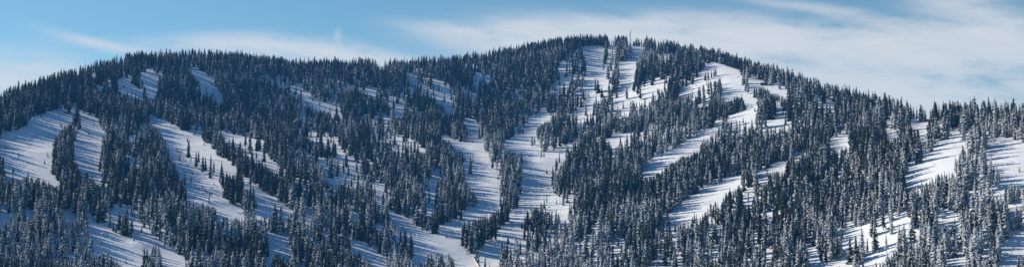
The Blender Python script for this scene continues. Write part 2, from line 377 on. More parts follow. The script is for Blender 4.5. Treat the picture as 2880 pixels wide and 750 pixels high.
class MB:
    """collects shapes into ONE mesh"""
    def __init__(self):
        self.v, self.f, self.m = [], [], []
    def add(self, vs, fs, mat=0):
        k = len(self.v)
        self.v += [tuple(p) for p in vs]
        self.f += [tuple(i + k for i in q) for q in fs]
        self.m += [mat] * len(fs)
    def box(self, c, d, rz=0.0, mat=0, taper=1.0):
        cx, cy, cz = c
        hx, hy, hz = d[0] / 2, d[1] / 2, d[2] / 2
        co, si = math.cos(rz), math.sin(rz)
        vs = []
        for z, t in ((-hz, 1), (hz, taper)):
            for x, y in ((-hx, -hy), (hx, -hy), (hx, hy), (-hx, hy)):
                x, y = x * t, y * t
                vs.append((cx + x * co - y * si, cy + x * si + y * co, cz + z))
        self.add(vs, [(3, 2, 1, 0), (4, 5, 6, 7), (0, 1, 5, 4), (1, 2, 6, 5), (2, 3, 7, 6), (3, 0, 4, 7)], mat)
        return self
    def tube(self, path, r, n=8, mat=0, cap=True):
        path = [Vector(p) for p in path]
        rs = r if isinstance(r, (list, tuple)) else [r] * len(path)
        vs, fs = [], []
        for i, p in enumerate(path):
            d = (path[min(i + 1, len(path) - 1)] - path[max(i - 1, 0)]).normalized()
            a = d.cross(Vector((0, 0, 1)) if abs(d.z) < .9 else Vector((1, 0, 0))).normalized()
            b = d.cross(a)
            for k in range(n):
                t = 2 * math.pi * k / n
                vs.append(p + (a * math.cos(t) + b * math.sin(t)) * rs[i])
        for i in range(len(path) - 1):
            for k in range(n):
                fs.append((i * n + k, i * n + (k + 1) % n, (i + 1) * n + (k + 1) % n, (i + 1) * n + k))
        if cap:
            fs.append(tuple(range(n))[::-1])
            fs.append(tuple((len(path) - 1) * n + k for k in range(n)))
        self.add(vs, fs, mat)
        return self
    def mesh(self, name, mats, smooth=False):
        me = bpy.data.meshes.new(name)
        me.from_pydata(self.v, [], self.f)
        for m in (mats if isinstance(mats, (list, tuple)) else [mats]):
            me.materials.append(m)
        me.polygons.foreach_set('material_index', self.m)
        if smooth:
            me.polygons.foreach_set('use_smooth', [True] * len(self.f))
        me.update()
        return me
    def build(self, name, mats, parent=None, smooth=False):
        return part(name, self.mesh(name, mats, smooth), parent)

def part(name, me, parent=None):
    o = bpy.data.objects.new(name, me)
    col.objects.link(o)
    if parent is not None:
        o.parent = parent
    return o

def copy_tree(o, parent=None):
    c = o.copy()
    col.objects.link(c)
    if parent is not None:
        c.parent = parent
    for ch in list(o.children):
        copy_tree(ch, c)
    return c

# ------------------------------------------------------------------ materials
def new_mat(name):
    m = bpy.data.materials.new(name)
    m.use_nodes = True
    nt = m.node_tree
    b = nt.nodes['Principled BSDF']
    return m, nt, b

def nd(nt, typ, **kw):
    x = nt.nodes.new(typ)
    for k, v in kw.items():
        setattr(x, k, v)
    return x

def put(nt, sock, val):
    if isinstance(val, bpy.types.NodeSocket):
        nt.links.new(val, sock)
    else:
        sock.default_value = val

def mth(nt, op, a, b=0.0, c=0.0, clamp=False):
    x = nd(nt, 'ShaderNodeMath', operation=op, use_clamp=clamp)
    put(nt, x.inputs[0], a); put(nt, x.inputs[1], b); put(nt, x.inputs[2], c)
    return x.outputs[0]

def mixc(nt, f, a, b):
    x = nd(nt, 'ShaderNodeMix', data_type='RGBA')
    put(nt, x.inputs[0], f)
    put(nt, x.inputs[6], a if isinstance(a, bpy.types.NodeSocket) else (*a, 1))
    put(nt, x.inputs[7], b if isinstance(b, bpy.types.NodeSocket) else (*b, 1))
    return x.outputs[2]

def ramp(nt, v, a, b):
    x = nd(nt, 'ShaderNodeMapRange', interpolation_type='SMOOTHSTEP')
    put(nt, x.inputs['Value'], v)
    x.inputs['From Min'].default_value = a
    x.inputs['From Max'].default_value = b
    return x.outputs[0]

def noise(nt, vec, scale, detail=3, rough=.55):
    x = nd(nt, 'ShaderNodeTexNoise')
    if vec is not None: put(nt, x.inputs['Vector'], vec)
    x.inputs['Scale'].default_value = scale
    x.inputs['Detail'].default_value = detail
    x.inputs['Roughness'].default_value = rough
    return x.outputs[0]

def plain(name, c, rough=.6, metal=0.0, vary=.18, scale=3.0):
    m, nt, b = new_mat(name)
    tc = nd(nt, 'ShaderNodeTexCoord')
    f = noise(nt, tc.outputs['Object'], scale, 4)
    put(nt, b.inputs['Base Color'], mixc(nt, f, [x * (1 - vary) for x in c], [min(x * (1 + vary), 1) for x in c]))
    b.inputs['Roughness'].default_value = rough
    b.inputs['Metallic'].default_value = metal
    return m

def snow_mat():
    m, nt, b = new_mat('snow')
    g = nd(nt, 'ShaderNodeNewGeometry')
    P = g.outputs['Position']
    n1 = noise(nt, P, .02, 4)
    n2 = noise(nt, P, .35, 4, .6)
    c = mixc(nt, n1, (.80, .81, .83), (.90, .90, .90))
    c = mixc(nt, mth(nt, 'MULTIPLY', ramp(nt, n2, .62, .78), .25), c, (.70, .72, .76))
    # worn lines down the runs
    mp = nd(nt, 'ShaderNodeMapping')
    mp.inputs['Scale'].default_value = (.30, .022, .05)
    put(nt, mp.inputs['Vector'], P)
    tr = noise(nt, mp.outputs[0], 1.0, 3, .6)
    c = mixc(nt, mth(nt, 'MULTIPLY', ramp(nt, tr, .52, .68), .30), c, (.66, .68, .73))
    put(nt, b.inputs['Base Color'], c)
    b.inputs['Roughness'].default_value = .75
    b.inputs['Specular IOR Level'].default_value = .25
    # wind ripples, ski tracks and moguls
    bp = nd(nt, 'ShaderNodeBump')
    bp.inputs['Strength'].default_value = .12
    bp.inputs['Distance'].default_value = 1.0
    big = noise(nt, P, .09, 3, .5)
    h = mth(nt, 'ADD', mth(nt, 'MULTIPLY', big, 2.6), mth(nt, 'MULTIPLY', n2, .9))
    put(nt, bp.inputs['Height'], h)
    put(nt, b.inputs['Normal'], bp.outputs[0])
    return m

def fir_mat(name, dark, warm, snow_bias):
    m, nt, b = new_mat(name)
    g = nd(nt, 'ShaderNodeNewGeometry')
    oi = nd(nt, 'ShaderNodeObjectInfo')
    tc = nd(nt, 'ShaderNodeTexCoord')
    up = nd(nt, 'ShaderNodeSeparateXYZ')
    put(nt, up.inputs[0], g.outputs['Normal'])
    rnd = oi.outputs['Random']
    stand = noise(nt, oi.outputs['Location'], .006, 3)
    fleck = noise(nt, g.outputs['Position'], .42, 3, .62)
    s = mth(nt, 'MULTIPLY_ADD', up.outputs[2], .75, snow_bias)
    s = mth(nt, 'MULTIPLY_ADD', mth(nt, 'SUBTRACT', fleck, .5), 2.4, s)
    s = mth(nt, 'MULTIPLY_ADD', mth(nt, 'SUBTRACT', rnd, .5), .65, s)
    s = mth(nt, 'MULTIPLY_ADD', mth(nt, 'SUBTRACT', stand, .5), 1.35, s)
    sep = nd(nt, 'ShaderNodeSeparateXYZ')
    put(nt, sep.inputs[0], oi.outputs['Location'])
    # more snow was left on the lower, right-hand stands
    s = mth(nt, 'ADD', s, mth(nt, 'MULTIPLY', ramp(nt, sep.outputs[1], 1600, 1000), .21))
    s = mth(nt, 'ADD', s, mth(nt, 'MULTIPLY', ramp(nt, sep.outputs[0], -300, 450), .09))
    f = ramp(nt, s, .50, .64)
    r2 = mth(nt, 'FRACT', mth(nt, 'MULTIPLY', rnd, 17.31))
    c = mixc(nt, r2, dark, warm)
    c = mixc(nt, mth(nt, 'MULTIPLY', f, .92), c, (.80, .81, .84))
    put(nt, b.inputs['Base Color'], c)
    b.inputs['Roughness'].default_value = .85
    b.inputs['Specular IOR Level'].default_value = .15
    return m

M = dict(
    snow=snow_mat(),
    fir=fir_mat('snowy_fir_needles', (.012, .031, .034), (.044, .052, .034), -.21),
    dead=fir_mat('dead_fir_needles', (.10, .048, .028), (.075, .045, .03), -.12),
    bark=plain('bark', (.085, .062, .048), .9),
    steel=plain('galvanised_steel', (.20, .21, .22), .5, .3),
    dark=plain('dark_painted_steel', (.035, .037, .04), .5),
    pale=plain('pale_painted_steel', (.55, .57, .60), .5),
    wood=plain('brown_timber', (.10, .055, .04), .8),
    roof=plain('dark_roofing', (.05, .035, .035), .7),
    red=plain('red_fabric', (.55, .07, .06), .8),
    maroon=plain('maroon_roofing', (.09, .022, .025), .7),
    glass=plain('window_glass', (.04, .05, .06), .15),
    tan=plain('tan_padding', (.72, .48, .20), .8, 0, .12),
    orange=plain('orange_mesh', (.80, .30, .08), .8, 0, .12),
    yellow=plain('yellow_fabric', (.80, .52, .06), .8, 0, .1),
    skin=plain('skin', (.55, .36, .27), .6, 0, .05),
    black=plain('black_cloth', (.02, .021, .025), .8),
)

# ------------------------------------------------------------------ the ground, one sheet
def make_ground():
    me = bpy.data.meshes.new('snow_ground')
    vs = np.stack([MX.ravel(), MY.ravel(), terrain.ravel()], 1).astype(np.float32)
    idx = np.arange(NX * NY).reshape(NY, NX)
    q = np.stack([idx[:-1, :-1], idx[:-1, 1:], idx[1:, 1:], idx[1:, :-1]], -1).reshape(-1, 4).astype(np.int32)
    me.vertices.add(len(vs)); me.vertices.foreach_set('co', vs.ravel())
    me.loops.add(q.size); me.loops.foreach_set('vertex_index', q.ravel())
    me.polygons.add(len(q))
    me.polygons.foreach_set('loop_start', np.arange(0, q.size, 4, dtype=np.int32))
    me.polygons.foreach_set('loop_total', np.full(len(q), 4, np.int32))
    me.polygons.foreach_set('use_smooth', np.ones(len(q), bool))
    me.update(calc_edges=True)
    me.materials.append(M['snow'])
    tag(part('snow_ground', me), kind='structure')
    mb = MB()                                       # the valley floor carries on to the horizon, below and beyond the hill
    z = float(terrain.min()) - 25
    R = 26000
    mb.add([(-R, -R, z), (R, -R, z), (R, R, z), (-R, R, z)], [(0, 1, 2, 3)])
    tag(mb.build('valley_ground', M['snow']), kind='structure')
make_ground()

# thin winter haze lying over the whole valley: it dims what is far and adds a little blue airlight
def make_haze():
    m = bpy.data.materials.new('winter_haze')
    m.use_nodes = True
    nt = m.node_tree
    nt.nodes.remove(nt.nodes['Principled BSDF'])
    ab, em, ad = nd(nt, 'ShaderNodeVolumeAbsorption'), nd(nt, 'ShaderNodeEmission'), nd(nt, 'ShaderNodeAddShader')
    sig = HAZE
    ab.inputs['Color'].default_value = (0, 0, 0, 1)
    ab.inputs['Density'].default_value = sig
    em.inputs['Color'].default_value = (.08, .34, .80, 1)
    em.inputs['Strength'].default_value = sig
    nt.links.new(ab.outputs[0], ad.inputs[0]); nt.links.new(em.outputs[0], ad.inputs[1])
    nt.links.new(ad.outputs[0], nt.nodes['Material Output'].inputs['Volume'])
    mb = MB().box((0, 1950, 60), (7000, 4500, 960))
    tag(mb.build('haze', m), kind='structure')
HAZE = 3.6e-5
make_haze()

# ------------------------------------------------------------------ tree shapes, 18 m tall
def tree_shape(seed, dead=False, thin=1.0, bare=None, lean=0.0, top=1.0):
    r = random.Random(seed)
    h = 18.0
    bare = (r.uniform(.05, .17) if bare is None else bare) * h
    rad = r.uniform(2.3, 2.8) * thin
    c, t = MB(), MB()
    t.tube([(0, 0, -1.5), (0, 0, h * .3), (r.uniform(-.1, .1), 0, h * .7), (0, 0, h * .97)], [.30, .22, .12, .03], 6)
    flat = r.uniform(.42, .7)                     # shape of the outline
    z = bare
    k = 0
    gap = r.uniform(.3, .6) if dead else .16
    while z < h * .985:
        q = (z - bare) / (h - bare)
        R = rad * (1 - q) ** flat * (.55 + .45 * min(1, q * 6 + .35)) + .26
        R *= r.uniform(.72, 1.18)
        nb = max(4, int(8 * (1 - q) + 3.5))
        a0 = r.uniform(0, 6.28)
        for j in range(nb):
            if r.random() < gap:
                continue
            a = a0 + 6.283 * (j + r.uniform(-.25, .25)) / nb
            L = R * r.uniform(.68, 1.16)
            droop = r.uniform(.45, .95) * (1.15 - .7 * q)
            w = L * r.uniform(.30, .46) + .10
            ca, sa = math.cos(a), math.sin(a)
            zz = z + r.uniform(-.25, .25)
            def P(d, s, dz):
                return (ca * d - sa * s, sa * d + ca * s, zz + dz)
            m1, m2 = .45 * L, .8 * L
            vs = [P(.05, 0, .18), P(m1, 0, .08 - .38 * droop * L), P(m2, 0, -.72 * droop * L), P(L, 0, -.78 * droop * L),
                  P(m1, w, -.16 * w - .52 * droop * L), P(m1, -w, -.16 * w - .52 * droop * L),
                  P(m2, w * .75, -.2 * w - .85 * droop * L), P(m2, -w * .75, -.2 * w - .85 * droop * L), P(.05, 0, -.45)]
            c.add(vs, [(0, 5, 1), (0, 1, 4), (5, 7, 2, 1), (1, 2, 6, 4), (7, 3, 2), (2, 3, 6), (8, 4, 5)])
        k += 1
        z += (.62 + .34 * (1 - q)) * r.uniform(.85, 1.2)
    # the inner mass of twigs
    n = 7
    core = []
    for i in range(7):
        q = i / 6
        for j in range(n):
            a = 6.283 * j / n + i * .4
            rr = (rad * (.34 if not dead else .12) * (1 - q) ** flat + .05) * r.uniform(.7, 1.3)
            core.append((math.cos(a) * rr, math.sin(a) * rr, bare + (h * .97 - bare) * q + r.uniform(-.2, .2)))
    fs = [(i * n + j, i * n + (j + 1) % n, (i + 1) * n + (j + 1) % n, (i + 1) * n + j) for i in range(6) for j in range(n)]
    fs += [tuple(range(n))[::-1]]
    c.add(core, fs)
    # leader shoot
    c.tube([(0, 0, h * .93), (0, 0, h * 1.02)], [.12, .02], 4)
    if top < 1:                                     # a broken, blunt top
        c.v = [(x, y, min(z, h * top + .25 * math.sin(x * 9))) for x, y, z in c.v]
    c.v = [(x + lean * z * z / h, y, z) for x, y, z in c.v]
    t.v = [(x + lean * z * z / h, y, min(z, h * top)) for x, y, z in t.v]
    return c.mesh('fir_crown', M['dead'] if dead else M['fir']), t.mesh('fir_trunk', M['bark'])

SHAPES = [tree_shape(100, thin=.8), tree_shape(101, thin=1.0), tree_shape(102, thin=1.2), tree_shape(103, thin=.92, lean=.03), tree_shape(104, thin=1.1, top=.9),
          tree_shape(105, thin=.7, bare=.3), tree_shape(106, thin=1.32, bare=.04), tree_shape(107, thin=.95), tree_shape(108, thin=.85, bare=.24, lean=-.025),
          tree_shape(109, thin=1.12), tree_shape(110, thin=.78, top=.86), tree_shape(111, thin=1.75, bare=.0)] + [tree_shape(177, True, .9)]
# ------------------------------------------------------------------ the 300 trees that show largest, one by one
ZONES = [
 (40,560,'below the wide shaded run at the left edge'),(120,560,'under the foot of the wide shaded left run'),(40,650,'in the snowy stand low on the left edge'),(130,650,'in the frosted stand low on the left'),
 (40,735,'in the very bottom left corner'),(130,735,'along the bottom edge near the left corner'),(215,735,"left of the shaded bottom road's lowest bend"),(215,640,'beside the bend of the low left road'),
 (180,480,'in the tree island between the two left runs'),(240,560,'below the narrow left run'),(310,560,"in dark wood between left run and park"),(310,730,'inside the bend of the shaded bottom left road'),
 (330,650,"between two bright strips of low left road"),(400,540,"in dark wood left of the lift tower"),(400,620,'above the low left road'),(420,740,'between the two forks of the bottom left road'),
 (480,600,'below the left lift line'),(500,690,'below the jumps, above the bottom edge'),(560,640,'under the shaded park jump'),(560,740,'on the bottom edge under the terrain park'),
 (560,470,'standing alone on the terrain park snow'),(650,550,'in the tree island of the terrain park'),(700,590,'in the small clump right of the park island'),(640,660,'in the dense wood below the park island'),
 (640,740,'on the bottom edge below the park island'),(720,660,'left of the bright bottom clearing'),(720,740,'on the bottom edge left of the bright clearing'),(780,650,'at the top of the bright bottom clearing'),
 (800,740,'at the foot of the bright bottom clearing'),(860,640,'in the wood right of the bright bottom clearing'),(880,730,'on the bottom edge in the left middle'),(950,660,'left of the curving bottom road'),
 (960,735,'on the bottom edge left of the curving road'),(820,560,'right of the long diagonal park run'),(940,560,'in the wood at the middle left'),(940,480,'on the snow of the middle left run'),
 (1040,640,'in the wood above the curving bottom road'),(1100,690,'in the wood right of the curving bottom road'),(1120,740,'on the bottom edge right of the curving road'),(1040,560,'in the middle wood above the shaded hollow'),
 (1130,600,'at the upper edge of the shaded hollow'),(1210,650,'in the clump standing in the shaded hollow'),(1230,740,'on the bottom edge of the broad gully'),(1270,600,'in the clump above the gully floor'),
 (1280,520,'left of the wide gully snow'),(1323,493,"on gully snow left of middle tree island"),(1310,700,'in the pointed clump above the tan fence'),(1345,700,"amid the clump above the tan fence"),
 (1395,665,"at right tail of clump above tan fence"),(1368,755,'below the tan V shaped fence'),(1430,560,'in the tree island between the gully runs'),(1420,745,'right of the tan V shaped fence'),
 (1450,700,'left of the lower gully lift towers'),(1500,690,'around the lower gully lift towers'),(1500,750,'on the bottom edge by the lower lift towers'),(1560,690,'right of the lower gully lift towers'),
 (1560,520,'at the right edge of the central run'),(1560,755,'on the bottom edge right of the lift towers'),(1620,640,'in the wood right of the central lift line'),(1630,745,'on the bottom edge at the right middle'),
 (1700,640,'in the frosted wood at the right middle'),(1720,740,'on the bottom edge below the frosted wood'),(1780,690,'in the frosted wood left of the bright chute'),(1810,745,'on the bottom edge left of the bright chute'),
 (1860,670,'below the bright right chute'),(1900,745,'on the bottom edge below the bright chute'),(1960,650,'at the foot of the bright right chute'),(1990,740,'on the bottom edge right of the bright chute'),
 (2060,650,'below the right lift towers'),(2080,740,'on the bottom edge below the right lift towers'),(2150,650,'in the shaded wood right of the right lift'),(2170,740,'on the bottom edge under the shaded wood'),
 (2240,690,'left of the shaded bottom right road'),(2250,755,'on the bottom edge left of the shaded road'),(2335,730,'in the clump beside the shaded bottom right road'),(2405,735,"in the snowy pair right of shaded road"),
 (2320,640,'above the shaded bottom right road'),(2400,600,'in the wood above the bottom right glade'),(2460,690,'standing in the bottom right glade'),(2470,755,'on the bottom edge of the bottom right glade'),
 (2530,690,'at the middle of the bottom right glade'),(2560,640,'at the upper rim of the bottom right glade'),(2590,740,'on the bottom edge right of the glade'),(2620,660,'in the wood right of the bottom right glade'),
 (2700,680,'left of the far bottom right run'),(2700,750,"on bottom edge left of far right run"),(2780,680,"at upper edge of far bottom right run"),(2805,735,"in the pair beside bottom right corner run"),
 (2860,755,'in the bottom right corner'),(2850,620,'at the right edge above the bottom corner run'),(2760,590,'in the wood under the far right run'),(2850,568,'in the row below the far right run'),
 (2640,400,'standing on the bright far right run'),(2720,470,"in tree strip between two far right runs"),(2800,520,"at right rim of far right tree strip"),(2800,400,'on the far right skyline'),
 (2680,540,'in the wood below the bright far right run'),(2560,560,'in the wood left of the far right run'),(2480,520,"in dark wood left of far right run"),(2400,480,'in the dark wood below the small snow knoll')]
ZC = np.array([(z[0], z[1]) for z in ZONES], float)
ORD = ['first', 'second', 'third', 'fourth', 'fifth', 'sixth', 'seventh', 'eighth', 'ninth', 'tenth', 'eleventh', 'twelfth', 'thirteenth', 'fourteenth', 'fifteenth', 'sixteenth', 'seventeenth', 'eighteenth', 'nineteenth', 'twentieth']

zone_of = {int(i): int(np.argmin((ZC[:, 0] - tu[i]) ** 2 + ((ZC[:, 1] - tv[i]) * 1.2) ** 2)) for i in chosen}
members = {}
for i in sorted(zone_of, key=lambda k: tu[k]):
    members.setdefault(zone_of[i], []).append(i)
label_of = {}
for z, ids in members.items():
    hs = sorted(float(F * th[i] / ty[i]) for i in ids)
    for r, i in enumerate(ids):
        h = F * th[i] / ty[i]
        kind = 'brown dead fir' if tvar[i] == NV - 1 else 'snowy fir'
        size = 'tall' if h > 62 else ('medium' if h > 44 else 'small')
        where = 'largest' if len(ids) == 1 else ('leftmost' if r == 0 else ('rightmost' if r == len(ids) - 1 else ORD[r] + ' from left'))
        label_of[i] = f'{size} {kind}, {where} {ZONES[z][2]}'

for q in label_of.values():
    if len(q.replace('-', ' ').split()) > 16: print('LONG', q)
proto = {}
for i in [int(k) for k in chosen]:
    k = int(tvar[i])
    s = float(th[i] / 18.0)
    loc = (float(tx[i]), float(ty[i]), float(tz[i]))
    if k not in proto:
        root = empty('fir_tree', loc, float(trot[i]), s)
        proto[k] = root
        part('crown', SHAPES[k][0], root)
        part('trunk', SHAPES[k][1], root)
    else:
        root = copy_tree(proto[k])
        root.location = loc
        root.rotation_euler = (0, 0, float(trot[i]))
        root.scale = (s, s, s)
    tag(root, label_of[i], 'tree', 'firs ' + ZONES[zone_of[i]][2])

# ------------------------------------------------------------------ the rest of the forest: one object of many thousand trees
rest = np.setdiff1d(np.arange(NT), chosen)
me = bpy.data.meshes.new('conifer_forest')
me.vertices.add(len(rest))
me.vertices.foreach_set('co', np.stack([tx[rest], ty[rest], tz[rest]], 1).astype(np.float32).ravel())
for nm, typ, arr in (('shape', 'INT', tvar[rest].astype(np.int32)), ('turn', 'FLOAT', trot[rest].astype(np.float32)), ('size', 'FLOAT', (th[rest] / 18.0).astype(np.float32))):
    a = me.attributes.new(nm, typ, 'POINT')
    a.data.foreach_set('value', arr)
forest = part('conifer_forest', me)
tag(forest, 'dense snow dusted conifer forest covering the whole mountainside', 'forest', kind='stuff')
ng = bpy.data.node_groups.new('forest_trees', 'GeometryNodeTree')
ng.interface.new_socket('Geometry', in_out='INPUT', socket_type='NodeSocketGeometry')
ng.interface.new_socket('Geometry', in_out='OUTPUT', socket_type='NodeSocketGeometry')
gi, go = ng.nodes.new('NodeGroupInput'), ng.nodes.new('NodeGroupOutput')
iop = ng.nodes.new('GeometryNodeInstanceOnPoints')
allj = ng.nodes.new('GeometryNodeJoinGeometry')
def named(nm, typ):
    x = ng.nodes.new('GeometryNodeInputNamedAttribute')
    x.data_type = typ
    x.inputs['Name'].default_value = nm
    return x.outputs['Attribute']
for k in reversed(range(NV)):                       # join order runs last to first
    j = ng.nodes.new('GeometryNodeJoinGeometry')
    for me_ in SHAPES[k]:
        src = next((c for r in proto.values() for c in r.children if c.data is me_), None)
        if src is None:
            src = next(c for c in proto[0].children if c.data is (SHAPES[0][SHAPES[k].index(me_)]))
        oi = ng.nodes.new('GeometryNodeObjectInfo')
        oi.transform_space = 'ORIGINAL'
        oi.inputs['Object'].default_value = src
        ng.links.new(oi.outputs['Geometry'], j.inputs[0])
    gti = ng.nodes.new('GeometryNodeGeometryToInstance')
    ng.links.new(j.outputs[0], gti.inputs[0])
    ng.links.new(gti.outputs[0], allj.inputs[0])
ng.links.new(gi.outputs[0], iop.inputs['Points'])
ng.links.new(allj.outputs[0], iop.inputs['Instance'])
iop.inputs['Pick Instance'].default_value = True
ng.links.new(named('shape', 'INT'), iop.inputs['Instance Index'])
rot = ng.nodes.new('ShaderNodeCombineXYZ')
ng.links.new(named('turn', 'FLOAT'), rot.inputs[2])
ng.links.new(rot.outputs[0], iop.inputs['Rotation'])
ng.links.new(named('size', 'FLOAT'), iop.inputs['Scale'])
ng.links.new(iop.outputs[0], go.inputs[0])
forest.modifiers.new('forest_trees', 'NODES').node_group = ng
# ------------------------------------------------------------------ lifts
def heading(u0, v0, u1, v1):
    a, b = ground_at(u0, v0), ground_at(u1, v1)
    return math.atan2(b[1] - a[1], b[0] - a[0])

def lift_tower(u, v, hpx, rz, label, group, mat=None, name='lift_tower'):
    x, y, z = ground_at(u, v)
    h = hpx * y / F
    mat = mat or M['dark']
    r = empty(name, (x, y, z), rz)
    tag(r, label, 'lift tower', group)
    MB().tube([(0, 0, -1), (0, 0, h * .5), (0, 0, h)], [.68, .58, .46], 12).build('pole', mat, r, True)
    MB().box((0, 0, .15), (1.8, 1.8, .9)).build('footing', M['steel'], r)
    cb = MB().box((0, 0, h + .1), (.6, 7.6, .65))
    cb.tube([(0, 0, h - 1.6), (0, 2.6, h)], .12, 6).tube([(0, 0, h - 1.6), (0, -2.6, h)], .12, 6)
    cb.build('crossarm', mat, r)
    for s in (-1, 1):
        b = MB().box((0, s * 3.6, h + .45), (3.6, .16, .3))
        for k in range(6):
            xx = -1.5 + .6 * k
            b.tube([(xx, s * 3.6 - .12, h + .3), (xx, s * 3.6 + .12, h + .3)], .22, 10)
        b.build('sheave_train', M['dark'], r)
    lad = MB()
    for s in (-.2, .2):
        lad.tube([(-.62, s, .5), (-.5, s, h)], .03, 4)
    for k in range(int(h / .5)):
        lad.tube([(-.6, -.2, .6 + k * .5), (-.6, .2, .6 + k * .5)], .02, 4)
    lad.build('ladder', M['steel'], r)
    return r, h

def tops(r, h):
    rz = r.rotation_euler.z
    out = []
    for s in (-1, 1):
        out.append(Vector(r.location) + Vector((-math.sin(rz) * 3.6 * s, math.cos(rz) * 3.6 * s, h + .55)))
    return out

def cable(a, b, sag, label, group):
    path = []
    for i in range(17):
        t = i / 16
        p = a.lerp(b, t)
        p.z -= sag * 4 * t * (1 - t)
        path.append(p)
    o = MB().tube(path, .045, 6).build('lift_cable', M['dark'])
    tag(o, label, 'cable', group)
    return path

chair_proto = []
def chair(p, rz, label, group):
    if not chair_proto:
        r = empty('chairlift_chair', p, rz)
        MB().tube([(0, 0, 0), (0, 0, -1.2), (-.45, 0, -1.9), (-.45, 0, -2.4)], .05, 6).build('hanger', M['steel'], r)
        MB().box((0, 0, -3.35), (.55, 2.2, .14)).build('seat', M['black'], r)
        b = MB().box((-.34, 0, -2.9), (.1, 2.2, .75)); b.build('backrest', M['black'], r)
        f = MB()
        for s in (-1.15, 1.15):
            f.tube([(-.45, s, -2.4), (-.4, s, -3.35), (.3, s, -3.4)], .045, 6)
        f.tube([(-.45, -1.15, -2.4), (-.45, 1.15, -2.4)], .045, 6)
        f.build('frame', M['steel'], r)
        chair_proto.append(r)
    else:
        r = copy_tree(chair_proto[0])
        r.location = p
        r.rotation_euler = (0, 0, rz)
    tag(r, label, 'chair', group)

def lift_line(feet, name, frac, words):
    g_t, g_c, g_k = f'towers of the {name}', f'chairs hanging on the {name}', f'cables of the {name}'
    tw = []
    for i, (u, v, h) in enumerate(feet):
        u0, v0, _ = feet[max(i - 1, 0)]
        u1, v1, _ = feet[min(i + 1, len(feet) - 1)]
        tw.append(lift_tower(u, v, h, heading(u0, v0, u1, v1), f'dark T shaped lift tower {words[i]}', g_t))
    n = 0
    for i in range(len(tw) - 1):
        A, B_ = tops(*tw[i]), tops(*tw[i + 1])
        for s in (0, 1):
            b = B_[s]
            path = cable(A[s], b, (A[s] - b).length * .02, f"{('nearer', 'farther')[s]} {name} cable, span {('above', 'below')[i > 0]} the tower {words[max(i, 1)]}", g_k)
            rz = tw[i][0].rotation_euler.z + (0 if s else math.pi)
            for k, t in enumerate(frac):
                t = min(t + .07 * s, .97)
                q = min(int(t * 16), 15)
                p = path[q].lerp(path[q + 1], t * 16 - q)
                p.z -= .05
                chair(p, rz, f"dark empty chair, {ORD[i * len(frac) + k]} from the top on the {('nearer', 'farther')[s]} {name} cable", g_k.replace('cables', 'chairs'))

lift_line([(505, 452, 26), (536.5, 514, 28), (588, 573, 28)], 'left park lift', (.2, .42, .64, .86),
          ['behind the dark wood edge', 'alone on the shaded snow', 'by the shaded jump'])
lift_line([(1592, 432, 24), (1538, 571, 22), (1532.5, 637, 22), (1512.6, 687, 27), (1484, 738, 26)], 'central gully lift', (.3, .55, .8),
          ['beside the upper right wood', 'on the bright central run', 'above the thin woods', 'standing clear on striped snow', 'low beside the bottom firs'])
lift_line([(2230, 420, 22), (2158, 498, 20), (2104.7, 566, 24)], 'right lift', (.5,), ['behind the narrow snow gap', 'in the narrow bright gap', 'on the shaded cutting'])
for u, v, h, mt, lb in ((1685, 168, 38, M['pale'], 'tall pale lift tower on the shaded summit face'), (1657, 168, 13, M['pale'], 'short pale lift tower left on the summit face'),
                        (2788, 464, 28, M['pale'], 'pale slim lift tower on the far right run')):
    lift_tower(u, v, h, 1.3, lb, 'pale lift towers', mt)

# ------------------------------------------------------------------ the summit mast
def summit_mast(u, v, hpx):
    x, y, z = ground_at(u, v)
    h = hpx * y / F
    r = empty('radio_mast', (x, y, z))
    tag(r, 'tall grey lattice radio mast on the bare summit among dark firs', 'mast')
    w0, w1 = 2.1, .55
    for sx, sy in ((-1, -1), (1, -1), (1, 1), (-1, 1)):
        MB().tube([(sx * w0, sy * w0, -.5), (sx * w1, sy * w1, h * .86)], .2, 6).build('leg', M['steel'], r)
    br = MB()
    nlev = 11
    lv = lambda k: (w0 + (w1 - w0) * k / nlev, h * .86 * k / nlev)
    cor = ((-1, -1), (1, -1), (1, 1), (-1, 1))
    for k in range(nlev):
        (a, za), (b, zb) = lv(k), lv(k + 1)
        for q in range(4):
            c0, c1 = cor[q], cor[(q + 1) % 4]
            br.tube([(c0[0] * a, c0[1] * a, za), (c1[0] * b, c1[1] * b, zb)], .09, 4)
            br.tube([(c1[0] * a, c1[1] * a, za), (c0[0] * b, c0[1] * b, zb)], .09, 4)
            br.tube([(c0[0] * b, c0[1] * b, zb), (c1[0] * b, c1[1] * b, zb)], .09, 4)
    br.build('bracing', M['steel'], r)
    MB().tube([(0, 0, h * .8), (0, 0, h)], [.24, .12], 8).build('whip_antenna', M['steel'], r)
    for k, (zz, a) in enumerate(((.80, 0.3), (.70, 2.4), (.60, 4.2), (.84, 5.0))):
        d = MB()
        c = Vector((math.cos(a) * 1.6, math.sin(a) * 1.6, h * zz))
        e = c + Vector((math.cos(a), math.sin(a), 0)) * .45
        d.tube([c, e], [.25, .95], 14)
        d.tube([c * 1.0 - Vector((math.cos(a) * 1.0, math.sin(a) * 1.0, 0)), c], .08, 6)
        d.build('dish_antenna', M['pale'], r)
    for k in range(3):
        a = 2.1 * k + .4
        MB().box((math.cos(a) * 1.2, math.sin(a) * 1.2, h * .9), (.35, .25, 2.6), a).build('panel_antenna', M['pale'], r)
summit_mast(1773, 131, 50)

